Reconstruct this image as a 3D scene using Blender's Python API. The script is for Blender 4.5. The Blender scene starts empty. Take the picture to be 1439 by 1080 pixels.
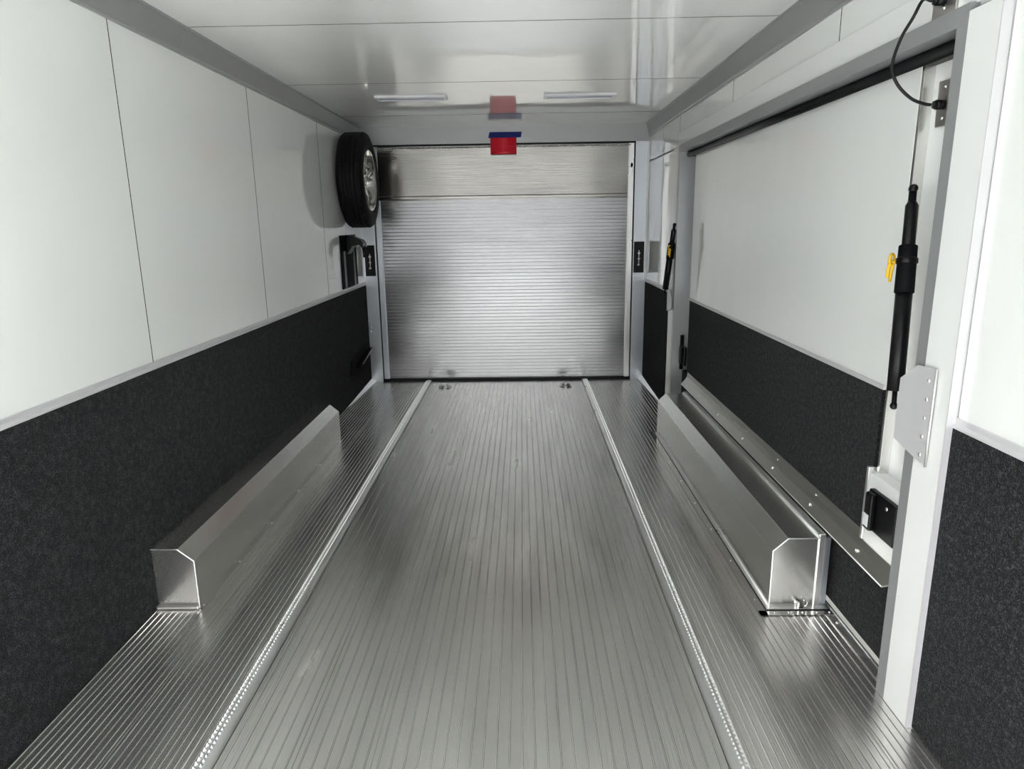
import bpy, bmesh, math, random
from mathutils import Vector, Matrix
random.seed(4)
SC = bpy.context.scene
C = SC.collection
R = math.radians

# ------------------------------------------------------------------ camera
F_PX, PITCH, YAW, ROLL = 963.87, -13.2478, -0.9824, -0.837
CAM = Vector((1.3711, 0.0, 1.3732))
pi_, ya_, ro_ = R(PITCH), R(YAW), R(ROLL)
fw = Vector((math.sin(ya_)*math.cos(pi_), math.cos(ya_)*math.cos(pi_), math.sin(pi_)))
rt = Vector((math.cos(ya_), -math.sin(ya_), 0)); up = rt.cross(fw)
r2 = rt*math.cos(ro_) + up*math.sin(ro_); u2 = up*math.cos(ro_) - rt*math.sin(ro_)
cd = bpy.data.cameras.new('camera'); cam = bpy.data.objects.new('camera', cd); C.objects.link(cam)
cd.sensor_width = 36; cd.lens = F_PX/1439*36; cd.clip_start = 0.05; cd.clip_end = 300
m = Matrix((r2, u2, -fw)).transposed().to_4x4(); m.translation = CAM; cam.matrix_world = m
SC.camera = cam

# ------------------------------------------------------------------ world, sun, exposure
w = bpy.data.worlds.new('sky'); SC.world = w; w.use_nodes = True
nt = w.node_tree; nt.nodes.clear()
out = nt.nodes.new('ShaderNodeOutputWorld'); bg = nt.nodes.new('ShaderNodeBackground')
tc = nt.nodes.new('ShaderNodeTexCoord'); sx = nt.nodes.new('ShaderNodeSeparateXYZ')
rp = nt.nodes.new('ShaderNodeValToRGB')
nt.links.new(tc.outputs['Generated'], sx.inputs[0]); nt.links.new(sx.outputs['Z'], rp.inputs[0])
e = rp.color_ramp.elements
e[0].position = 0.0; e[0].color = (.085, .085, .088, 1)
e[1].position = 0.85; e[1].color = (.75, .86, 1.0, 1)
x = e.new(0.20); x.color = (.17, .17, .175, 1)
x = e.new(0.50); x.color = (1, 1, 1, 1)
nt.links.new(rp.outputs[0], bg.inputs[0]); bg.inputs[1].default_value = 5.0
nt.links.new(bg.outputs[0], out.inputs[0])
sd = bpy.data.lights.new('sun', 'SUN'); sun = bpy.data.objects.new('sun', sd); C.objects.link(sun)
sd.energy = 24.0; sd.angle = R(0.6); sd.color = (.985, 1, .985)
SUN_DIR = Vector((-.50, .42, -.70))
sun.rotation_euler = SUN_DIR.to_track_quat('-Z', 'Y').to_euler(); sun.location = (6, -6, 6)
SC.view_settings.view_transform = 'Standard'; SC.view_settings.look = 'None'
SC.view_settings.gamma = 1; SC.view_settings.use_curve_mapping = False
SC.view_settings.exposure = 0.93

# ------------------------------------------------------------------ dimensions (metres)
W, D, H = 2.44, 6.006, 2.157
Y0 = -1.1                      # the open end of the trailer
ZC, ZL, CA = .866, 2.0635, .034

# ------------------------------------------------------------------ materials
def nodes(name):
    mt = bpy.data.materials.new(name); mt.use_nodes = True
    return mt, mt.node_tree, mt.node_tree.nodes['Principled BSDF']
def coords(nt, scale):
    t = nt.nodes.new('ShaderNodeTexCoord'); mp = nt.nodes.new('ShaderNodeMapping')
    mp.inputs['Scale'].default_value = scale; nt.links.new(t.outputs['Object'], mp.inputs[0]); return mp
def noise(nt, scale, freq=1.0, detail=2):
    mp = coords(nt, scale); n = nt.nodes.new('ShaderNodeTexNoise'); n.inputs['Scale'].default_value = freq
    n.inputs['Detail'].default_value = detail; nt.links.new(mp.outputs[0], n.inputs[0]); return n
def bump(nt, b, src, dist, strength=1.0, prev=None):
    bp = nt.nodes.new('ShaderNodeBump'); bp.inputs['Distance'].default_value = dist; bp.inputs['Strength'].default_value = strength
    nt.links.new(src, bp.inputs['Height'])
    if prev: nt.links.new(prev.outputs[0], bp.inputs['Normal'])
    nt.links.new(bp.outputs[0], b.inputs['Normal']); return bp
def mat(name, col, rough=.5, metal=0.0, spec=.5, wave=None, coat=0):
    mt, nt, b = nodes(name)
    b.inputs['Base Color'].default_value = (*col, 1); b.inputs['Roughness'].default_value = rough
    b.inputs['Metallic'].default_value = metal; b.inputs['Specular IOR Level'].default_value = spec
    b.inputs['Coat Weight'].default_value = coat
    if wave:
        n = noise(nt, wave[0]); bump(nt, b, n.outputs['Fac'], wave[1])
    return mt
def metal(name, col, rough, grain, gdist, rvar=.08, wavy=None, mott=.12):
    mt, nt, b = nodes(name)
    b.inputs['Metallic'].default_value = .93
    n = noise(nt, grain, 1.0, 3)
    bp = bump(nt, b, n.outputs['Fac'], gdist)
    if wavy:
        n2 = noise(nt, wavy[0], 1.0, 1); bump(nt, b, n2.outputs['Fac'], wavy[1], 1.0, bp)
    m2 = noise(nt, (grain[0]*.05+1.5, grain[1]*.05+1.5, grain[2]*.05+1.5), 1.0, 4)
    rr = nt.nodes.new('ShaderNodeMapRange'); rr.inputs['To Min'].default_value = rough-rvar; rr.inputs['To Max'].default_value = rough+rvar
    nt.links.new(m2.outputs['Fac'], rr.inputs[0]); nt.links.new(rr.outputs[0], b.inputs['Roughness'])
    cr = nt.nodes.new('ShaderNodeValToRGB'); cr.color_ramp.elements[0].position = .15; cr.color_ramp.elements[1].position = .85
    cr.color_ramp.elements[0].color = (*[c*(1-mott) for c in col], 1); cr.color_ramp.elements[1].color = (*col, 1)
    nt.links.new(m2.outputs['Fac'], cr.inputs[0]); nt.links.new(cr.outputs[0], b.inputs['Base Color'])
    return mt
def carpet_mat():
    mt, nt, b = nodes('charcoal_carpet')
    n = noise(nt, (1, 1, 1), 260, 3); n2 = noise(nt, (1, 1, 1), 60, 2)
    mx = nt.nodes.new('ShaderNodeMath'); mx.operation = 'MULTIPLY_ADD'; mx.inputs[1].default_value = .45
    nt.links.new(n2.outputs['Fac'], mx.inputs[0]); nt.links.new(n.outputs['Fac'], mx.inputs[2])
    cr = nt.nodes.new('ShaderNodeValToRGB'); el = cr.color_ramp.elements
    el[0].position = .60; el[0].color = (.004, .004, .005, 1); el[1].position = .98; el[1].color = (.07, .07, .078, 1)
    k = el.new(.74); k.color = (.013, .013, .015, 1)
    nt.links.new(mx.outputs[0], cr.inputs[0]); nt.links.new(cr.outputs[0], b.inputs['Base Color'])
    b.inputs['Roughness'].default_value = 1; b.inputs['Specular IOR Level'].default_value = .05
    b.inputs['Sheen Weight'].default_value = .06; b.inputs['Sheen Roughness'].default_value = .6
    bump(nt, b, n.outputs['Fac'], .006); return mt
M = {}
M['white_x'] = mat('gloss_white_wall_panel', (.90, .915, .90), .07, 0, .5, ((.3, 2.2, 1.6), .006), .25)
M['white_z'] = mat('gloss_white_ceiling_panel', (.91, .915, .90), .06, 0, .5, ((2.2, 1.6, .3), .006), .25)
M['white'] = mat('white_painted_aluminium', (.86, .87, .86), .22, 0, .5)
M['grey'] = mat('grey_anodised_trim', (.40, .41, .41), .35, .35, .5)
M['frame'] = mat('grey_door_frame_trim', (.40, .41, .42), .38, .5, .5)
M['floor'] = metal('extruded_floor_aluminium', (.98, .967, .935), .24, (220, 3, 220), .0004, .08, ((10, 1.4, 10), .0012), .22)
M['door'] = metal('extruded_ramp_aluminium', (.42, .425, .432), .21, (1.2, 1.2, 160), .0004, .04, ((.8, 1.6, 9), .0012), .12)
M['flap'] = metal('smooth_flap_aluminium', (.38, .37, .35), .10, (1.2, 1.2, 130), .0007, .03, ((1.0, 2.0, 5), .0012), .10)
M['sheet'] = metal('bent_sheet_aluminium', (.82, .815, .79), .22, (4, 4, 4), .00008, .05, None, .06)
M['edge'] = metal('bright_cut_aluminium', (.92, .92, .91), .30, (40, 40, 40), .0004, .08, None, .05)
M['post'] = metal('rear_frame_aluminium', (.62, .65, .69), .38, (60, 60, 4), .0005, .08, None, .1)
M['steel'] = metal('brushed_steel', (.55, .53, .50), .30, (90, 90, 6), .0004, .05, None, .1)
M['chrome'] = mat('bright_screw_metal', (.9, .9, .9), .15, 1)
M['bronze'] = metal('dull_flange_aluminium', (.62, .61, .57), .30, (30, 4, 30), .0004, .05, None, .08)
M['lightm'] = mat('pale_satin_aluminium', (.70, .69, .71), .4, .25)
M['carpet'] = carpet_mat()
M['rubber'] = mat('black_rubber', (.010, .010, .011), .55, 0, .3)
M['tyre'] = mat('tyre_rubber', (.005, .005, .006), .62, 0, .2)
M['seal'] = mat('black_rubber_seal', (.005, .005, .006), .45, 0, .2)
M['gap'] = mat('dark_gap_backing', (.012, .012, .012), .9, 0, .1)
M['black'] = mat('black_powder_coat', (.004, .004, .005), .30, 0, .22)
M['blackm'] = mat('satin_black_steel', (.004, .004, .005), .65, 0, .10)
M['alloy'] = mat('polished_alloy_rim', (.80, .79, .76), .14, 1)
M['red'] = mat('red_plastic_sheet', (.80, .010, .035), .35, 0, .5)
M['blue'] = mat('blue_masking_tape', (.006, .018, .16), .6, 0, .3)
M['yellow'] = mat('yellow_cord', (.90, .55, .02), .55)
M['label'] = mat('white_paper_label', (.75, .75, .76), .6)
M['lens'] = mat('frosted_light_lens', (.34, .38, .55), .3)
M['lightcase'] = mat('white_light_housing', (.88, .88, .92), .35)
M['shell'] = mat('trailer_outer_skin', (.8, .8, .8), .3)
M['bluepin'] = mat('zinc_blue_stud', (.25, .42, .55), .3, .8)
def conc():
    mt, nt, b = nodes('pale_concrete'); n = noise(nt, (1, 1, 1), 3, 6)
    cr = nt.nodes.new('ShaderNodeValToRGB'); cr.color_ramp.elements[0].color = (.09, .088, .083, 1); cr.color_ramp.elements[1].color = (.14, .136, .128, 1)
    nt.links.new(n.outputs['Fac'], cr.inputs[0]); nt.links.new(cr.outputs[0], b.inputs['Base Color']); b.inputs['Roughness'].default_value = .9
    return mt
M['concrete'] = conc()

# ------------------------------------------------------------------ mesh helpers
class MB:
    """collects shapes in world coordinates, links them as one mesh object"""
    def __init__(s): s.v = []; s.f = []; s.sm = []
    def add(s, vs, fs, smooth=False):
        o = len(s.v); s.v += [tuple(v) for v in vs]; s.f += [[i+o for i in f] for f in fs]; s.sm += [smooth]*len(fs); return s
    def box(s, x0, x1, y0, y1, z0, z1):
        vs = [(x, y, z) for x in (x0, x1) for y in (y0, y1) for z in (z0, z1)]
        return s.add(vs, [(0, 1, 3, 2), (4, 6, 7, 5), (0, 4, 5, 1), (2, 3, 7, 6), (0, 2, 6, 4), (1, 5, 7, 3)])
    def prism(s, poly, axis, a, b, smooth=False):
        """closed polygon (2D) swept along an axis; poly coords are the other two axes in xyz order"""
        def P(p, t):
            return {'x': (t, p[0], p[1]), 'y': (p[0], t, p[1]), 'z': (p[0], p[1], t)}[axis]
        n = len(poly); vs = [P(p, a) for p in poly] + [P(p, b) for p in poly]
        fs = [(i, (i+1) % n, n+(i+1) % n, n+i) for i in range(n)]
        s.add(vs, fs, smooth); return s.add(vs, [tuple(range(n))[::-1], tuple(range(n, 2*n))])
    def strip(s, poly, axis, a, b, smooth=False):
        def P(p, t):
            return {'x': (t, p[0], p[1]), 'y': (p[0], t, p[1]), 'z': (p[0], p[1], t)}[axis]
        n = len(poly); vs = [P(p, a) for p in poly] + [P(p, b) for p in poly]
        return s.add(vs, [(i, i+1, n+i+1, n+i) for i in range(n-1)], smooth)
    def tube(s, pts, r, seg=12, smooth=True, closed=False):
        pts = [Vector(p) for p in pts]; n = len(pts); rs = r if isinstance(r, (list, tuple)) else [r]*n
        vs = []; nx = None
        for i, p in enumerate(pts):
            if closed: t = (pts[(i+1) % n]-pts[i-1])
            else: t = pts[min(i+1, n-1)]-pts[max(i-1, 0)]
            t.normalize()
            if nx is None: nx = t.cross(Vector((.3, .2, .9)) if abs(t.z) < .9 else Vector((1, 0, 0))).normalized()
            nx = (nx - t*nx.dot(t)).normalized(); ny = t.cross(nx)
            for k in range(seg):
                a = 2*math.pi*k/seg; vs.append(p+(nx*math.cos(a)+ny*math.sin(a))*rs[i])
        fs = []
        for i in range(n if closed else n-1):
            j = (i+1) % n
            for k in range(seg): fs.append((i*seg+k, i*seg+(k+1) % seg, j*seg+(k+1) % seg, j*seg+k))
        s.add(vs, fs, smooth)
        if not closed: s.add(vs, [tuple(range(seg))[::-1], tuple((n-1)*seg+k for k in range(seg))])
        return s
    def cyl(s, a, b, r, seg=16, r2=None): return s.tube([a, b], [r, r if r2 is None else r2], seg)
    def ball(s, c, r, seg=12, sq=(1, 1, 1)):
        vs = []; fs = []; c = Vector(c)
        for i in range(seg//2+1):
            th = math.pi*i/(seg//2)
            for k in range(seg):
                ph = 2*math.pi*k/seg
                vs.append(c+Vector((math.sin(th)*math.cos(ph)*sq[0], math.sin(th)*math.sin(ph)*sq[1], math.cos(th)*sq[2]))*r)
        for i in range(seg//2):
            for k in range(seg): fs.append((i*seg+k, (i+1)*seg+k, (i+1)*seg+(k+1) % seg, i*seg+(k+1) % seg))
        return s.add(vs, fs, True)
    def lathe_x(s, c, prof, seg=64, smooth=True, closed=True):
        """prof: (x offset, radius) turned about an x-parallel axis through c"""
        n = len(prof); vs = []; fs = []
        for k in range(seg):
            a = 2*math.pi*k/seg
            for (dx, r) in prof: vs.append((c[0]+dx, c[1]+r*math.cos(a), c[2]+r*math.sin(a)))
        for k in range(seg):
            k2 = (k+1) % seg
            for i in range(n if closed else n-1):
                j = (i+1) % n; fs.append((k*n+i, k*n+j, k2*n+j, k2*n+i))
        return s.add(vs, fs, smooth)
    def build(s, name, material, parent=None, bevel=0, seg=2, solid=0):
        me = bpy.data.meshes.new(name)
        loc = Vector((0, 0, 0)); q = parent
        while q is not None: loc += q.location; q = q.parent
        me.from_pydata([(v[0]-loc.x, v[1]-loc.y, v[2]-loc.z) for v in s.v], [], s.f)
        me.polygons.foreach_set('use_smooth', s.sm)
        bm = bmesh.new(); bm.from_mesh(me); bmesh.ops.remove_doubles(bm, verts=bm.verts, dist=1e-6)
        bmesh.ops.recalc_face_normals(bm, faces=bm.faces); bm.to_mesh(me); bm.free()
        me.materials.append(M[material]); o = bpy.data.objects.new(name, me); C.objects.link(o)
        if parent: o.parent = parent
        if solid:
            q = o.modifiers.new('solid', 'SOLIDIFY'); q.thickness = solid; q.offset = -1
        if bevel:
            q = o.modifiers.new('bevel', 'BEVEL'); q.width = bevel; q.segments = seg; q.limit_method = 'ANGLE'; q.angle_limit = R(35)
            q.harden_normals = False
        return o
def comb(cuts, x_back, x_face, x_lip, end):
    """outline (x, y): a board whose narrow tongues fill the joints between the panels"""
    p = [(x_back, cuts[0]), (x_face, cuts[0])]
    for c in cuts[1:-1]: p += [(x_face, c-.0016), (x_lip, c-.0016), (x_lip, c+.0016), (x_face, c+.0016)]
    return p+[(x_face, end), (x_back, end)]
def struct(o): o['kind'] = 'structure'; return o
def tag(o, label, cat, group=None):
    o['label'] = label; o['category'] = cat
    if group: o['group'] = group
    return o
def thing(name, label, cat, loc, group=None):
    o = bpy.data.objects.new(name, None); C.objects.link(o); o.location = loc; o.empty_display_size = .05
    return tag(o, label, cat, group)
def copy_tree(o, parent=None):
    c = o.copy(); C.objects.link(c)
    if parent: c.parent = parent
    for ch in [q for q in list(C.objects) if q.parent == o]: copy_tree(ch, c)
    return c

# ================================================================== SETTING
# ------------------------------------------------------------------ ground outside
o = struct(MB().box(-25, 25, -30, 30, -.70, -.60).build('ground', 'concrete'))

# ------------------------------------------------------------------ floor: ribbed extruded planks
SL0, SL1, SR0, SR1 = .500, .549, 1.892, 1.944       # the two welded seams
fl = MB()
def ribbed(x0, x1, pitch, per_plank, rw=.0030, rh=.0020):
    n = max(1, round((x1-x0)/pitch)); p = (x1-x0)/n; pts = [(x0, 0)]
    for i in range(n):
        a = x0+p*(i+.5)
        if per_plank and i and i % per_plank == 0:
            g = x0+p*i; pts += [(g-.0016, 0), (g-.0012, -.005), (g+.0012, -.005), (g+.0016, 0)]
        pts += [(a-rw/2-.0012, 0), (a-rw/2, rh*.85), (a-rw/4, rh), (a+rw/4, rh), (a+rw/2, rh*.85), (a+rw/2+.0012, 0)]
    pts.append((x1, 0)); return pts
top = ribbed(-.0, SL0, .0205, 12) + [(SL1-.002, -.004), (SL1+.003, -.004)] + ribbed(SL1+.003, SR0-.003, .034, 6) + [(SR0-.003, -.004), (SR0+.002, -.004), (SR1-.003, -.001)] + ribbed(SR1, 2.472, .0225, 8)[:1] + ribbed(SR1, 2.472, .0225, 8)[1:]
fl.strip(top, 'y', Y0, D)
fl.box(-.10, 2.472, Y0, D, -.10, -.012)
struct(fl.build('floor', 'floor'))
def seam(x0, x1, knurl_side, name):
    b = MB(); n = 10; w_ = x1-x0; h = .011
    prof = [(x0, .0005)]+[(x0+w_*(.5-.5*math.cos(math.pi*i/n)), .0015+h*math.sin(math.pi*i/n)**.8) for i in range(1, n)]+[(x1, .0005)]
    b.strip(prof, 'y', Y0, D-.01, True)
    xk = x0+w_*(.30 if knurl_side < 0 else .70); y = Y0
    while y < D-.05:                                   # chain of pressed teeth along the seam
        for s_ in (-1, 1):
            cx = xk+s_*.0065; cy = y+(.008 if s_ > 0 else 0); zb = .0075
            vs = [(cx-.006, cy-.006, zb), (cx+.006, cy-.006, zb), (cx+.006, cy+.006, zb), (cx-.006, cy+.006, zb), (cx+s_*.002, cy-.003, zb+.0115)]
            b.add(vs, [(0, 1, 4), (1, 2, 4), (2, 3, 4), (3, 0, 4)])
        y += .0165
    return struct(b.build(name, 'edge'))
seam(SL0, SL1, -1, 'trim_1'); seam(SR0, SR1, 1, 'trim_2')

# ------------------------------------------------------------------ ceiling and coves
b = MB(); ys = [Y0, 1.799, 2.994, 4.189, 5.384-.0, D+.1]
for a, c in zip(ys[:-1], ys[1:]): b.box(CA-.01, W-CA+.01, a+.0025, c-.0025, H, H+.02)
ce = struct(b.build('ceiling', 'white_z'))
MB().prism([(q[1], q[0]) for q in comb(ys, H+.06, H+.0205, H-.0006, D+.1)], 'x', -.08, W+.08).build('ceiling_backing', 'gap', ce)
for nm, sx_, xo in (('trim_3', 1, 0.0), ('trim_4', -1, W)):
    b = MB(); X = lambda v: xo+sx_*v
    b.prism([(X(-.01), ZL-.012), (X(.006), ZL-.012), (X(.006), ZL-.002), (X(.010), ZL+.004), (X(CA-.002), H-.006), (X(CA+.006), H-.004), (X(CA+.006), H+.001), (X(-.01), H+.001)], 'y', Y0, D)
    struct(b.build(nm, 'grey', None))

# ------------------------------------------------------------------ left wall
def panels(x0, x1, cuts, z0, z1, mb):
    for a, c in zip(cuts[:-1], cuts[1:]): mb.box(x0, x1, a+.0022, c-.0022, z0, z1)
# an open side doorway (SY0..SY1) stands in this wall beside the photographer
SY0, SY1, SZ1 = .25, .95, 1.95
wl = MB(); panels(-.02, 0, [Y0, SY0], ZC-.02, SZ1, wl); panels(-.02, 0, [Y0, 1.28], SZ1, ZL, wl); panels(-.02, 0, [SY1, 1.28], ZC-.02, SZ1+.002, wl)
panels(-.02, 0, [1.28, 2.475, 3.656, 4.859, 5.45, D+.09], ZC-.02, ZL, wl)
wall_left = struct(wl.build('wall_left', 'white_x'))
def holed(x0, x1, z1, mb):
    mb.box(x0, x1, Y0, SY0, -.1, z1).box(x0, x1, SY1, D+.1, -.1, z1).box(x0, x1, SY0, SY1, SZ1, z1).box(x0, x1, SY0, SY1, -.1, -.002); return mb
holed(-.08, -.03, H+.02, MB()).build('wall_backing', 'gap', wall_left)
MB().prism(comb([SY1+.002, 1.28, 2.475, 3.656, 4.859, 5.45, D+.09], -.03, -.0205, .0006, D+.1), 'z', .0, ZL-.001).build('joint_strip', 'gap', wall_left)
holed(-.10, -.08, H+.06, MB()).build('outer_skin', 'shell', wall_left)
for a, c in ((Y0, SY0), (SY1, D-.001)):
    MB().box(-.02, .008, a, c, 0.002, ZC).build('carpet_panel', 'carpet', wall_left, .003)
    MB().prism([(-.001, ZC), (.012, ZC), (.012, ZC+.005), (.004, ZC+.012), (.004, ZC+.024), (-.001, ZC+.026)], 'y', a, c).build('edge_strip', 'lightm', wall_left)
# small sloping floor gussets in the far corners
for nm, xo, s_ in (('trim_5', .008, 1), ('trim_6', W-.008, -1)):
    vs = [(xo, 5.05, .001), (xo, D-.002, .030), (xo+s_*.045, D-.002, .006), (xo, D-.002, .001)]
    struct(MB().add(vs, [(0, 2, 1), (1, 2, 3), (0, 1, 3), (0, 3, 2)]).build(nm, 'edge'))

# ------------------------------------------------------------------ right wall round the side door
OY0, OY1, OZ1 = 1.80, 4.74, 1.81      # the door opening
wr = MB()
panels(W, W+.02, [Y0, 1.64], ZC-.02, OZ1+.05, wr)
panels(W, W+.02, [Y0, 1.31, 2.513, 3.702, 4.885, 5.45, D+.09], OZ1+.04, ZL, wr)
panels(W, W+.02, [4.90, 5.45, D+.09], ZC-.02, OZ1+.05, wr)
wall_right = struct(wr.build('wall_right', 'white_x'))
MB().prism(comb([Y0, 1.31, 2.513, 3.702, 4.885, 5.45, D+.09], W+.03, W+.0205, W-.0006, D+.1), 'z', OZ1+.04, ZL-.001).build('joint_strip', 'gap', wall_right)
MB().box(W+.02, W+.10, Y0, OY0-.02, -.1, H+.02).box(W+.02, W+.10, OY1+.02, D+.1, -.1, H+.02).box(W+.02, W+.10, OY0-.03, OY1+.03, OZ1+.015, H+.02).build('wall_backing', 'gap', wall_right)
MB().box(W+.10, W+.12, Y0, D+.1, -.1, H+.06).build('outer_skin', 'shell', wall_right)
MB().box(W-.008, W+.02, Y0, 1.645, .002, ZC).build('carpet_panel', 'carpet', wall_right, .003)
MB().box(W-.008, W+.02, 4.945, D-.001, .002, ZC).build('carpet_panel', 'carpet', wall_right, .003)
for a, c in ((Y0, 1.645), (4.945, D-.001)):
    MB().prism([(W+.001, ZC), (W-.012, ZC), (W-.012, ZC+.005), (W-.004, ZC+.012), (W-.004, ZC+.024), (W+.001, ZC+.026)], 'y', a, c).build('edge_strip', 'lightm', wall_right)
# header beam over the door, near post, far post
MB().box(W-.010, W+.02, Y0, 4.885, OZ1+.045, 1.945).build('header_beam', 'white', wall_right, .002)
MB().box(W-.024, W+.02, 1.645, 1.764, 0.0, 1.838).build('near_post', 'white', wall_right, .002)
MB().box(W-.0248, W+.0, 1.6420, 1.6452, 0.001, 1.838).build('post_side_shade', 'lightm', wall_right)  # added strip: shade of the white post's side face put into a greyer colour
MB().box(W-.022, W+.02, 4.80, 4.945, 0.0, OZ1+.045).build('far_post', 'white', wall_right, .002)
# grey mitred trim round the opening
t = MB(); x0, x1 = W-.026, W+.10
t.add([(x0+.003, 1.764, 0), (x0, 1.802, 0), (x0, 1.802, OZ1), (x0+.003, 1.764, OZ1+.047), (x1, 1.764, 0), (x1, 1.802, 0), (x1, 1.802, OZ1), (x1, 1.764, OZ1+.047)],
      [(0, 1, 2, 3), (0, 4, 5, 1), (1, 5, 6, 2), (2, 6, 7, 3), (3, 7, 4, 0), (4, 7, 6, 5)])
t.add([(x0+.003, 1.764, OZ1+.047), (x0, 1.802, OZ1), (x0, OY1, OZ1), (x0+.003, OY1+.06, OZ1+.047), (x1, 1.764, OZ1+.047), (x1, 1.802, OZ1), (x1, OY1, OZ1), (x1, OY1+.06, OZ1+.047)],
      [(0, 3, 2, 1), (4, 5, 6, 7), (0, 4, 7, 3), (1, 2, 6, 5)])
t.add([(x0, OY1, 0), (x0+.003, OY1+.06, 0), (x0+.003, OY1+.06, OZ1+.047), (x0, OY1, OZ1), (x1, OY1, 0), (x1, OY1+.06, 0), (x1, OY1+.06, OZ1+.047), (x1, OY1, OZ1)],
      [(0, 1, 2, 3), (0, 3, 7, 4), (0, 4, 5, 1), (4, 7, 6, 5)])
struct(t.build('trim_7', 'frame'))
# aluminium sill at the floor edge and rubber gap below the door
sl = struct(MB().prism([(2.44, .0005), (2.476, .0005), (2.476, .007), (2.470, .007), (2.468, .003), (2.44, .003)], 'y', OY0+.002, 4.62).build('trim_8', 'edge'))
for yy in (1.86, 2.15): MB().ball((2.455, yy, .004), .006, 10, (1, 1, .5)).build('screw', 'chrome', sl)

# ------------------------------------------------------------------ back frame around the ramp
b = MB()
b.box(-.02, .112, D, D+.09, 0, H+.01).box(2.324, W+.02, D, D+.09, 0, H+.01)
bk = struct(b.build('wall_back', 'post', None, .001))
MB().box(.112, 2.324, D, D+.09, 2.018, H+.01).box(0, .112, D-.0015, D, 2.018, H+.001).box(2.324, W, D-.0015, D, 2.018, H+.001).build('header_panel', 'grey', bk)
MB().box(-.05, W+.05, D+.09, D+.12, -.1, H+.06).build('back_skin', 'gap', bk)
MB().box(W-.012, W, D-.012, D, .9, 2.018).build('corner_bead', 'white', bk)

# ------------------------------------------------------------------ door_1: the closed aluminium ramp at the far end
d1 = bpy.data.objects.new('door_1', None); C.objects.link(d1); d1.location = (1.22, D, 0); struct(d1)
X0, X1 = .120, 2.316
pts = []; z = .012; yq = D+.030
while z < 2.0:
    pts += [(yq, z), (yq, z+.0225), (yq-.0015, z+.0235), (yq-.0020, z+.0255), (yq-.0015, z+.0275), (yq+.0035, z+.0280), (yq+.0035, z+.0292)]; z += .0295
pts = [(D+.05, .012)]+pts+[(D+.05, 2.008)]
MB().strip(pts, 'x', X0+.045, X1-.045).build('ribbed_panel', 'door', d1)
for a, c in ((X0, X0+.045), (X1-.045, X1)):
    MB().box(a, c, D+.012, D+.05, .010, 2.008).build('edge_rail', 'post' if a < 1 else 'edge', d1, .003)
fp = MB()
fp.prism([(D+.020, 1.600), (D+.008, 1.588), (D+.004, 1.590), (D+.012, 1.606), (D+.016, 1.99), (D+.026, 1.99), (D+.026, 1.600)], 'x', X0+.028, X1-.052)
fo = fp.build('transition_flap', 'flap', d1)
MB().prism([(D+.026, 1.572), (D+.005, 1.572), (D+.002, 1.580), (D+.003, 1.598), (D+.014, 1.606), (D+.026, 1.606)], 'x', X0+.028, X1-.052).build('flap_lip', 'flap', fo)
hg = MB()
xx = X0+.03
while xx < X1-.05:                                      # crinkled piano hinge along the top of the flap
    hg.cyl((xx, D+.012, 1.992), (xx+.020, D+.012, 1.992), .0065, 8); xx += .0235
hg.build('top_hinge', 'steel', d1)
struct(MB().box(.112, 2.324, D-.004, D+.03, -.004, .020).build('trim_9', 'seal', None, .004))   # rubber seal at the foot of the ramp
struct(MB().box(.112, 2.324, D-.002, D+.03, 2.006, 2.020).build('trim_10', 'seal', None, .004))
MB().ball((2.296, D+.006, 1.83), .012, 10, (.8, .6, 1.6)).build('catch', 'blackm', d1)

# ------------------------------------------------------------------ door_2: the side escape door in the right wall
d2 = bpy.data.objects.new('door_2', None); C.objects.link(d2); d2.location = (2.52, 3.27, 0.012); struct(d2)
XP, XS = 2.49, 2.522
MB().box(XS, XS+.04, OY0+.004, OY1-.004, .012, OZ1-.002).build('door_slab', 'white', d2)
MB().box(XP, XS, 2.075, 4.62, ZC-.005, 1.80).build('upper_panel', 'white_x', d2, .001)
MB().box(XP+.001, XS, 2.062, 2.0745, .585, 1.80).build('panel_edge', 'sheet', d2, .001)
MB().box(XP-.004, XS, 2.085, 4.60, .35, ZC-.012).box(XP-.004, XS, OY0+.006, OY1-.010, .014, .352).build('carpet_panel', 'carpet', d2, .002)
MB().box(XP-.008, XS, 2.076, 4.62, ZC-.012, ZC+.002).build('edge_strip', 'lightm', d2, .002)
pad = MB(); pad.box(XP-.016, XS, OY0+.012, 2.083, .352, .585)
pad.build('latch_pad', 'white', d2, .003)
MB().box(XP-.02, XS, 2.084, 2.098, .352, .600).build('pad_edge', 'edge', d2, .002)
MB().box(XS-.004, XS, 4.62, 4.735, .86, 1.80).build('far_edge_panel', 'lightcase', d2)
# folded flange along the door: hangs over the wheel box
pr = [(XP-.006, .372), (XP-.009, .343), (XP-.020, .324), (XP-.048, .292)]
def fl_y(i): return (1.822, 1.822, 1.845, 1.885)[i]
vs = [(p[0], fl_y(i), p[1]) for i, p in enumerate(pr)]+[(p[0], 4.56, p[1]) for p in pr]
fg = MB().add(vs, [(i, i+1, 5+i, 4+i) for i in range(3)]).build('wheel_flange', 'bronze', d2, 0, 2, .003)
hm = MB(); hm.tube([vs[3], vs[7]], .0022, 8).tube([vs[3], vs[2], vs[1]], .0022, 8); hm.build('hem', 'edge', fg)
for yy in (2.08, 2.46, 2.86, 3.28, 3.72, 4.15):
    MB().ball((XP-.011, yy, .350), .0055, 10, (.6, 1, 1)).build('screw', 'chrome', fg)
    MB().box(XP-.036, XP-.026, yy-.006, yy+.006, .306, .320).build('weld_tab', 'bronze', fg, .003)
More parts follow.
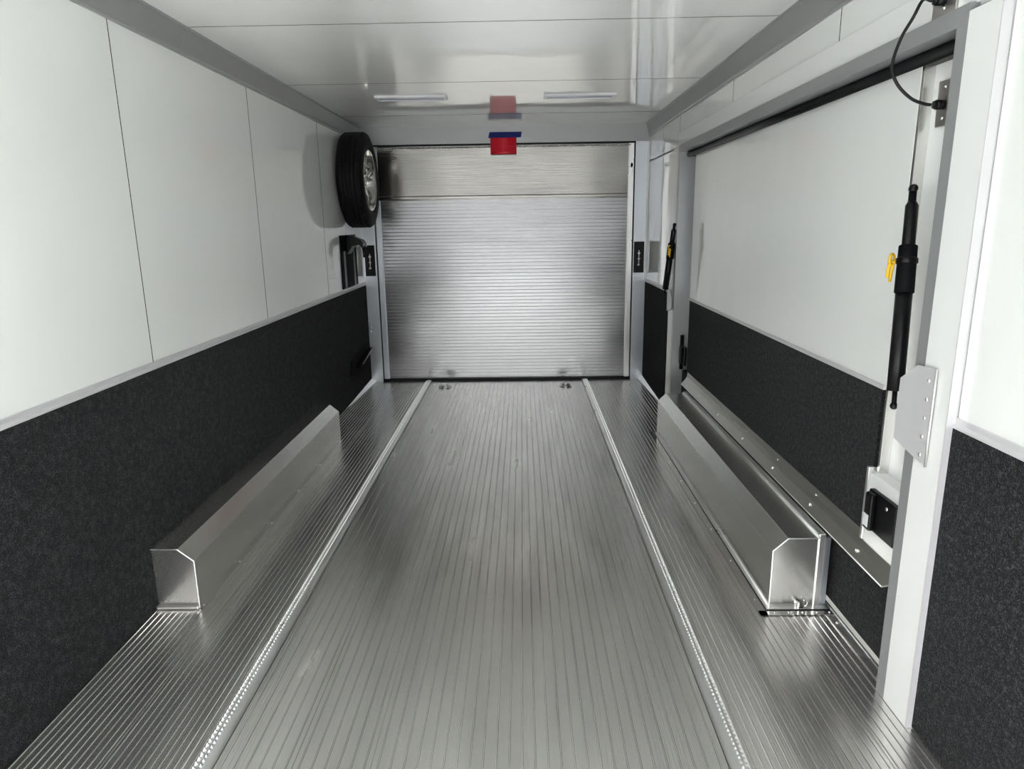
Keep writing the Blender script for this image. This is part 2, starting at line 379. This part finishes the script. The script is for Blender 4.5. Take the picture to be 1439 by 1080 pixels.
# door latches (near one: black paddle with a white label)
def latch(y0, y1, z0, z1, x):
    l = MB(); l.box(x-.014, x+.006, y0, y1, z0, z1)
    lo = l.build('latch', 'black', d2, .005, 3)
    MB().box(x-.032, x-.012, y1-.052, y1-.012, z0+.004, z1-.004).build('latch_handle', 'black', lo, .008, 4)
    return lo
l = latch(1.885, 2.046, .415, .545, XP-.018)
MB().box(XP-.0515, XP-.0495, 2.000, 2.030, .432, .472).build('label', 'label', l)
MB().cyl((XP-.034, 1.935, .52), (XP-.028, 1.935, .52), .006, 10).build('screw', 'chrome', l)
latch(4.63, 4.72, .40, .53, XP-.006)
# rubber seal under the header
struct(MB().tube([(2.474, OY0+.004, OZ1-.018), (2.474, OY1-.004, OZ1-.018)], .0165, 20).box(2.476, XS, OY0+.004, OY1-.004, OZ1-.030, OZ1-.001).build('trim_11', 'seal'))
struct(MB().tube([(2.476, OY1-.018, .36), (2.476, OY1-.018, .60)], .013, 14).build('trim_12', 'seal'))

# ================================================================== THINGS
# ------------------------------------------------------------------ wheel boxes
def end_cap(mb, prof, y): mb.add([(p[0], y, p[1]) for p in prof], [tuple(range(len(prof)))])
L = thing('wheel_box', 'long folded aluminium wheel box along the left carpeted wall', 'wheel box', (.08, 3.28, .004), 'wheel boxes on the floor')
yA, yB = 2.27, 4.31
prof = [(.009, .002), (.009, .237), (.106, .237), (.163, .190), (.163, .002)]
MB().prism(prof, 'y', yA, yB).build('box_shell', 'sheet', L, .0015)
ed = MB(); q = [(p[0], yA-.001, p[1]) for p in prof[1:]]
ed.tube(q, .0022, 8, False); ed.build('weld_bead', 'edge', L)
MB().box(.009, .164, yA-.016, yA, .004, .016).build('base_lip', 'edge', L, .003)
MB().box(.163, .178, yA-.004, yB, .0035, .0052).build('base_flange', 'sheet', L)
for yy in (2.285, 2.62, 3.0, 3.4, 3.8, 4.25):
    MB().ball((.171, yy, .006), .0045, 10, (1, 1, .6)).build('screw', 'chrome', L)

Rb = thing('wheel_box', 'long folded aluminium wheel box beside the side door flange, on a riveted base sheet', 'wheel box', (2.34, 3.3, .004), 'wheel boxes on the floor')
yA, yB = 2.25, 4.37
prof = [(2.252, .006), (2.252, .226), (2.303, .273), (2.410, .273), (2.410, .006)]
MB().prism(prof, 'y', yA, yB).build('box_shell', 'sheet', Rb, .0015)
ed = MB(); ed.tube([(p[0], yA-.001, p[1]) for p in prof], .0026, 8, False); ed.build('weld_bead', 'edge', Rb)
MB().tube([(2.411, yA, .275), (2.411, yB, .275)], .0035, 8).build('top_bead', 'edge', Rb)
MB().tube([(2.251, yA, .010), (2.251, yB, .010)], .0035, 8).build('foot_bead', 'edge', Rb)
MB().box(2.414, 2.438, yA+.006, yB, .006, .286).build('side_post', 'edge', Rb, .003)
MB().prism([(2.436, .006), (2.466, .006), (2.468, .262), (2.464, .262), (2.462, .010), (2.436, .010)], 'y', yA+.03, yB-.1).build('side_angle', 'sheet', Rb, .001)
MB().box(2.438, 2.460, yA+.012, yA+.03, .008, .270).build('angle_web', 'post', Rb, .002)
MB().box(2.237, 2.468, yA-.020, yB+.01, .0036, .0062).build('base_flange', 'edge', Rb, .0008)
MB().box(2.237, 2.462, yA-.0235, yA-.0205, .0036, .0075).build('rubber_edge', 'seal', Rb)
MB().box(2.2335, 2.2365, yA-.02, yB+.01, .0036, .0068).build('rubber_edge', 'seal', Rb)
MB().box(2.205, 2.466, yA-.052, yA-.024, .0034, .0048).box(2.203, 2.233, yA-.052, yB+.03, .0034, .0048).build('base_sheet', 'sheet', Rb)
for (xx, yy) in [(2.26, yA-.038), (2.31, yA-.038), (2.36, yA-.038), (2.41, yA-.038), (2.455, yA-.038)]+[(2.218, 2.30+.3*i) for i in range(7)]:
    MB().ball((xx, yy, .0055), .0042, 10, (1, 1, .6)).build('rivet', 'chrome', Rb)
cl = MB(); cl.box(2.352, 2.372, yA-.016, yA-.006, .006, .030).box(2.338, 2.356, yA-.014, yA-.008, .026, .040); cl.build('clip', 'chrome', Rb, .002)
MB().tube([(2.372+.013*math.cos(a), yA-.010, .024+.013*math.sin(a)) for a in [R(20*i-100) for i in range(11)]], .0022, 8).build('clip_ring', 'chrome', Rb)

# ------------------------------------------------------------------ spare wheel on the left wall
TC = (0, 5.475, 1.705)
T = thing('spare_wheel', 'black spare tyre on a silver alloy rim mounted high on the left wall', 'spare wheel', TC)
tp = [(.030, .235), (.022, .262), (.022, .300), (.034, .328), (.050, .342), (.070, .347)]
RT = .352
ty = []
grooves = [.078, .106, .134, .162]
xx = .060
ty = [(.036, .215), (.024, .240), (.020, .280), (.028, .315), (.044, .338), (.060, RT-.004)]
for g in grooves: ty += [(g-.005, RT), (g-.004, RT-.008), (g+.004, RT-.008), (g+.005, RT)]
ty += [(.182, RT-.004), (.198, .338), (.212, .315), (.220, .280), (.217, .245), (.207, .216), (.195, .208), (.048, .208)]
tm = MB().lathe_x(TC, ty, 96)
for k in range(72):                                     # shoulder tread blocks
    a = 2*math.pi*k/72
    for (xa, xb, r0) in ((.184, .204, .3375), (.038, .058, .3375)):
        c0, s0 = math.cos(a), math.sin(a); t_ = Vector((0, -s0, c0))*.0075; n_ = Vector((0, c0, s0)); base = Vector(TC)
        P = lambda x_, r_, s_: base+Vector((x_, 0, 0))+n_*r_+t_*s_
        rin = RT-.001 if xa > .1 else .338; rout = .338 if xa > .1 else RT-.001
        vs = [P(xa, rin+.002, -1), P(xa, rin+.002, 1), P(xb, rout+.002, 1), P(xb, rout+.002, -1), P(xa, .325, -1), P(xa, .325, 1), P(xb, .325, 1), P(xb, .325, -1)]
        tm.add(vs, [(0, 1, 2, 3), (0, 4, 5, 1), (1, 5, 6, 2), (2, 6, 7, 3), (3, 7, 4, 0)])
tyre = tm.build('tyre', 'tyre', T)
rim = MB().lathe_x(TC, [(.214, .222), (.210, .228), (.203, .222), (.198, .208), (.150, .196), (.140, .185), (.060, .190), (.040, .205), (.044, .198), (.060, .180), (.140, .176), (.155, .184), (.196, .196), (.208, .212)], 72)
rimo = rim.build('rim', 'alloy', T)
for k in range(5):
    a = 2*math.pi*k/5+R(90)
    for s_ in (-1, 1):
        a1 = a+s_*R(13); a0 = a+s_*R(8)
        p0 = Vector(TC)+Vector((.150, math.cos(a0)*.045, math.sin(a0)*.045)); p1 = Vector(TC)+Vector((.178, math.cos(a1)*.190, math.sin(a1)*.190))
        MB().tube([p0, p0.lerp(p1, .5)+Vector((.010, 0, 0)), p1], [.014, .012, .013], 10).build('spoke', 'alloy', rimo)
MB().lathe_x(TC, [(.115, .062), (.150, .068), (.160, .056), (.160, .030), (.115, .030)], 36).build('wheel_hub', 'alloy', rimo)
MB().lathe_x(TC, [(.001, .150), (.010, .150), (.010, .03), (.001, .03)], 30).cyl((.002, TC[1], TC[2]), (.115, TC[1], TC[2]), .03, 20).build('wall_mount', 'blackm', T)
MB().cyl((.11, TC[1], TC[2]), (.172, TC[1], TC[2]), .008, 10).build('centre_bolt', 'chrome', T)
for k in range(5):
    a = 2*math.pi*k/5+R(54)
    MB().cyl((.150, TC[1]+.045*math.cos(a), TC[2]+.045*math.sin(a)), (.171, TC[1]+.045*math.cos(a), TC[2]+.045*math.sin(a)), .009, 6).build('lug_nut', 'chrome', T)

# ------------------------------------------------------------------ black hooked bracket below the wheel
B = thing('hook_bracket', 'black steel wall plate with a drooping hooked arm, below the spare tyre', 'bracket', (.002, 5.45, .90))
MB().box(.001, .008, 5.235, 5.73, .897, 1.300).build('wall_plate', 'blackm', B, .002)
for ya_2 in (5.30, 5.60): MB().box(.006, .010, ya_2, ya_2+.06, .90, 1.18).build('stiffener', 'black', B, .002)
MB().prism([(.006, 1.295), (.012, 1.300), (.115, 1.262), (.135, 1.235), (.138, 1.205), (.118, 1.205), (.104, 1.222), (.05, 1.215), (.006, 1.150)], 'y', 5.42, 5.56).build('hook_arm', 'black', B, .006)
MB().tube([(.128, 5.47, 1.215), (.134, 5.46, 1.17), (.135, 5.455, 1.125)], [.015, .014, .012], 12).build('hanging_pin', 'black', B)

# ------------------------------------------------------------------ low folded bracket on the left carpet
B2 = thing('folded_bracket', 'small black folded metal bracket low on the left carpet near the ramp', 'bracket', (.009, 5.5, .22))
MB().prism([(5.28, .215), (5.30, .330), (5.76, .375), (5.98, .320), (5.60, .235), (5.44, .200)], 'x', .0085, .018).build('base_plate', 'blackm', B2, .002)
MB().add([(.018, 5.44, .235), (.018, 5.95, .315), (.055, 5.90, .325), (.055, 5.50, .262)], [(0, 1, 2, 3)]).build('shelf', 'black', B2, 0, 2, .006)
MB().tube([(.056, 5.50, .262), (.056, 5.90, .325)], .005, 8).build('lip', 'steel', B2)

# ------------------------------------------------------------------ ceiling lights
def ceil_light(x0, x1, y0, y1, label):
    o = thing('ceiling_light', label, 'ceiling light', ((x0+x1)/2, (y0+y1)/2, H), 'slim ceiling lights before the ramp')
    f = MB(); z0, z1 = H-.012, H-.0005
    f.prism([(y0, z1), (y0+.012, z0), (y0+.055, z0), (y0+.055, z1)], 'x', x0, x1)
    f.prism([(y1-.025, z1), (y1-.025, z0), (y1-.010, z0), (y1, z1)], 'x', x0+.006, x1-.006)
    f.box(x0, x0+.02, y0+.05, y1-.02, z0, z1).box(x1-.02, x1, y0+.05, y1-.02, z0, z1)
    f.build('frame', 'lightcase', o)
    MB().box(x0+.02, x1-.02, y0+.055, y1-.025, z0+.003, z1).build('lens', 'lens', o)
    return o
ceil_light(.456, .905, 4.565, 4.71, 'slim white rectangular ceiling light, left of the red sheet')
ceil_light(1.520, 1.975, 4.595, 4.745, 'slim white rectangular ceiling light, right of the red sheet')

# ------------------------------------------------------------------ red sheet and its tape
T1 = thing('warning_sheet', 'small red plastic sheet taped with blue tape over the ramp opening', 'sheet', (1.23, D-.004, 1.94))
rs = MB(); n = 8; zs = [2.085-.022*i for i in range(n)]
pp = [(D-.004-.00018*i*i*i*.28, z_) for i, z_ in enumerate(zs)]
rs.strip(pp, 'x', 1.118, 1.334, True); rs.build('sheet', 'red', T1, 0, 2, .0012)
MB().box(1.118, 1.334, D-.0125, D-.0105, 1.990, 1.992).build('fold_crease', 'red', T1)
MB().add([(1.112, D-.007, 2.107), (1.380, D-.007, 2.106), (1.372, D-.007, 2.062), (1.100, D-.007, 2.060)], [(0, 1, 2, 3)]).build('blue_tape', 'blue', T1, 0, 2, .0008)

# ------------------------------------------------------------------ black plates on the back posts
def post_plate(x0, x1, label, marks):
    o = thing('latch_plate', label, 'plate', ((x0+x1)/2, D, .94), 'black plates on the rear posts')
    MB().box(x0, x1, D-.006, D-.0005, .940, 1.203).build('plate', 'black', o, .003)
    c = (x0+x1)/2
    mk = MB()
    mk.box(c-.003, c+.003, D-.0078, D-.0058, 1.02, 1.13)
    mk.add([(c-.013, D-.0072, 1.105), (c, D-.0072, 1.120), (c+.013, D-.0072, 1.105), (c, D-.0072, 1.090)], [(0, 1, 2, 3)])
    mk.add([(c-.012, D-.0072, 1.058), (c, D-.0072, 1.068), (c+.012, D-.0072, 1.058), (c, D-.0072, 1.048)], [(0, 1, 2, 3)])
    mk.ball((c-.002, D-.006, 1.008), .009, 10, (1.2, .3, 1))
    mk.build('white_mark', 'label' if marks else 'steel', o)
    return o
post_plate(.012, .100, 'black plate on the left rear post beside the hooked bracket', False)
post_plate(2.330, 2.418, 'black plate with small white marks on the right rear post', True)
for z_ in (.455, .49, .525):
    tag(MB().ball((.026, D-.002, z_), .010, 10, (1, .6, 1)).build('screw', 'chrome'), 'bright screw head low on the left rear post', 'screw', 'screws on the left rear post')

# ------------------------------------------------------------------ tie-down rings at the foot of the ramp
def ring(x, y, label):
    o = thing('tie_down_ring', label, 'tie-down ring', (x, y, .003), 'tie-down rings before the ramp')
    MB().box(x-.050, x+.050, y-.028, y+.040, .0034, .0085).build('base_plate', 'steel', o, .003)
    MB().tube([(x+.030*math.cos(a), y-.006+.032*math.sin(a), .014+.010*math.sin(a)) for a in [2*math.pi*i/20 for i in range(20)]], .0042, 8, True, True).build('ring', 'chrome', o)
    MB().cyl((x-.028, y+.020, .012), (x+.028, y+.020, .012), .008, 10).build('clamp', 'chrome', o)
ring(.694, 5.74, 'small steel tie-down ring in the floor at the foot of the ramp, left one')
ring(1.734, 5.745, 'small steel tie-down ring in the floor at the foot of the ramp, right one')

# ------------------------------------------------------------------ gas struts
def strut(top, bot, label, near):
    top, bot = Vector(top), Vector(bot)
    o = thing('gas_strut', label, 'gas strut', bot, 'gas struts of the side door')
    d = top-bot; at = lambda t: bot+d*t
    MB().ball(top, .0125, 14).build('ball_end', 'black', o)
    MB().ball(bot, .0105, 14).build('ball_end', 'black', o)
    MB().tube([at(.0), at(.09)], .0065, 12).build('end_stud', 'blackm', o)
    MB().tube([at(.068), at(.55)], [.0218, .0218], 20).build('cylinder', 'black', o)
    MB().tube([at(.520), at(.524), at(.736), at(.740)], [.0225, .0255, .0240, .0215], 20).build('outer_sleeve', 'blackm', o)
    MB().tube([at(.655), at(.658), at(.680), at(.683)], [.0250, .0280, .0280, .0250], 20).build('collar', 'black', o)
    MB().tube([at(.73), at(.733), at(.922), at(.94)], [.016, .0168, .0168, .011], 18).build('upper_tube', 'black', o)
    MB().tube([at(.90), at(.985)], .0095, 12).build('rod', 'blackm', o)
    s_ = 1 if near else -1
    if near: MB().tube([top, top+Vector((.030, .070, .0))], .0075, 10).build('stud', 'bluepin', o)
    # yellow cord wound round the sleeve with a dangling knot
    c = at(.655); k = MB()
    side = Vector((-.018, .034, 0)) if near else Vector((-.010, -.030, 0))
    kk = c+side
    k.tube([kk+Vector((-.006+.012*math.cos(a), .010*math.cos(a), .014*math.sin(a)+.012)) for a in [R(i*40) for i in range(9)]], .0038, 8, True, True)
    k.tube([c+side*.55, kk+Vector((-.004, .004, .006)), kk+Vector((-.010, .006, -.014)), kk+Vector((-.012, .004, -.040))], .0045, 8)
    k.tube([kk+Vector((0, 0, 0)), kk+Vector((-.002, .002, -.020)), kk+Vector((-.004, .004, -.052))], .0040, 8)
    k.ball(kk+Vector((-.006, .004, -.002)), .0085, 10)
    k.build('yellow_tie', 'yellow', o)
strut((2.455, 1.985, 1.450), (2.404, 1.865, .861), 'black gas strut with a yellow tie beside the near door post', True)
strut((2.398, 4.750, 1.345), (2.385, 4.925, .872), 'black gas strut with a yellow tie beside the far door post', False)

# ------------------------------------------------------------------ riveted brackets holding the struts
def strut_bracket(yf, s_, z0, z1, label):
    """wall flange from the fold yf towards -s_, plate standing into the room at the fold"""
    o = thing('riveted_bracket', label, 'bracket', (2.41, yf, z0), 'riveted strut brackets')
    x0 = W-.029
    fl_ = MB(); ya, yb = yf, yf-s_*.082
    fl_.add([(x0, ya, z0+.015), (x0, ya, z1-.005), (x0, yb, z1), (x0, yb, z0)], [(0, 1, 2, 3)])
    fl_.add([(x0, ya, z0+.015), (x0-.003, ya+s_*.070, z0+.032), (x0-.003, ya+s_*.070, z1-.055), (x0, ya, z1-.005)], [(0, 1, 2, 3)])
    pl = fl_.build('angle_plate', 'lightm', o, 0, 2, .003)
    MB().tube([(x0-.0015, yb, z0), (x0-.0015, yb, z1)], .003, 8).build('outer_edge', 'edge', o)
    for i in range(5):
        MB().ball((x0-.002, yf-s_*(.055-.000*i), z1-.035-(z1-z0-.06)*i/4), .0065, 10, (.6, 1, 1)).build('rivet', 'edge', o)
    return o
strut_bracket(1.780, 1, .742, 1.000, 'pale aluminium bracket riveted to the near door post, below a gas strut')
strut_bracket(4.865, -1, .742, .900, 'pale aluminium bracket on the far door post, below a gas strut')

# ------------------------------------------------------------------ cable plates and the black cord
def gland_plate(x, y0, y1, z0, z1, zg, label):
    o = thing('cable_plate', label, 'cable plate', (x, (y0+y1)/2, z0), 'steel cable plates at the near door corner')
    MB().box(x-.005, x+.006, y0, y1, z0, z1).build('plate', 'steel', o, .0015)
    MB().box(x-.004, x+.007, y0-.010, y0-.001, z0, z1).build('side_lip', 'edge', o, .001)
    yc = (y0+y1)/2
    for zz in (z0+.020, z1-.018):
        if abs(zz-zg) > .015: MB().ball((x-.005, yc, zz), .0055, 10, (.5, 1, 1)).build('screw', 'chrome', o)
    MB().cyl((x-.026, yc, zg), (x-.004, yc, zg), .0125, 16).cyl((x-.032, yc+.002, zg), (x-.022, yc, zg), .010, 14).build('gland', 'black', o)
    return Vector((x-.0365, yc+.002, zg))
g1 = gland_plate(W-.014, 1.830, 1.930, 1.855, 1.938, 1.893, 'steel cable plate on the header beam above the door corner')
g2 = gland_plate(XS-.006, 1.958, 2.020, 1.612, 1.730, 1.667, 'steel cable plate on the white door edge, below the rubber seal')
ctrl = [g1, Vector((2.402, 1.945, 1.912)), Vector((2.402, 1.985, 1.880)), Vector((2.387, 2.0, 1.842)), Vector((2.371, 2.0, 1.790)), Vector((2.371, 2.0, 1.755)), Vector((2.390, 2.0, 1.719)), Vector((2.428, 2.0, 1.686)), Vector((2.462, 1.996, 1.671)), g2]
def catmull(P, n=10):
    out_ = []; Q = [P[0]*2-P[1]]+P+[P[-1]*2-P[-2]]
    for i in range(1, len(Q)-2):
        for k in range(n):
            t_ = k/n; a, b_, c, d = Q[i-1], Q[i], Q[i+1], Q[i+2]
            out_.append(.5*((2*b_)+(c-a)*t_+(2*a-5*b_+4*c-d)*t_*t_+(3*b_-a-3*c+d)*t_**3))
    return out_+[P[-1]]
tag(MB().tube(catmull(ctrl), .0042, 12).build('power_cord', 'rubber'), 'black cord looping from the header to the side door', 'cord')
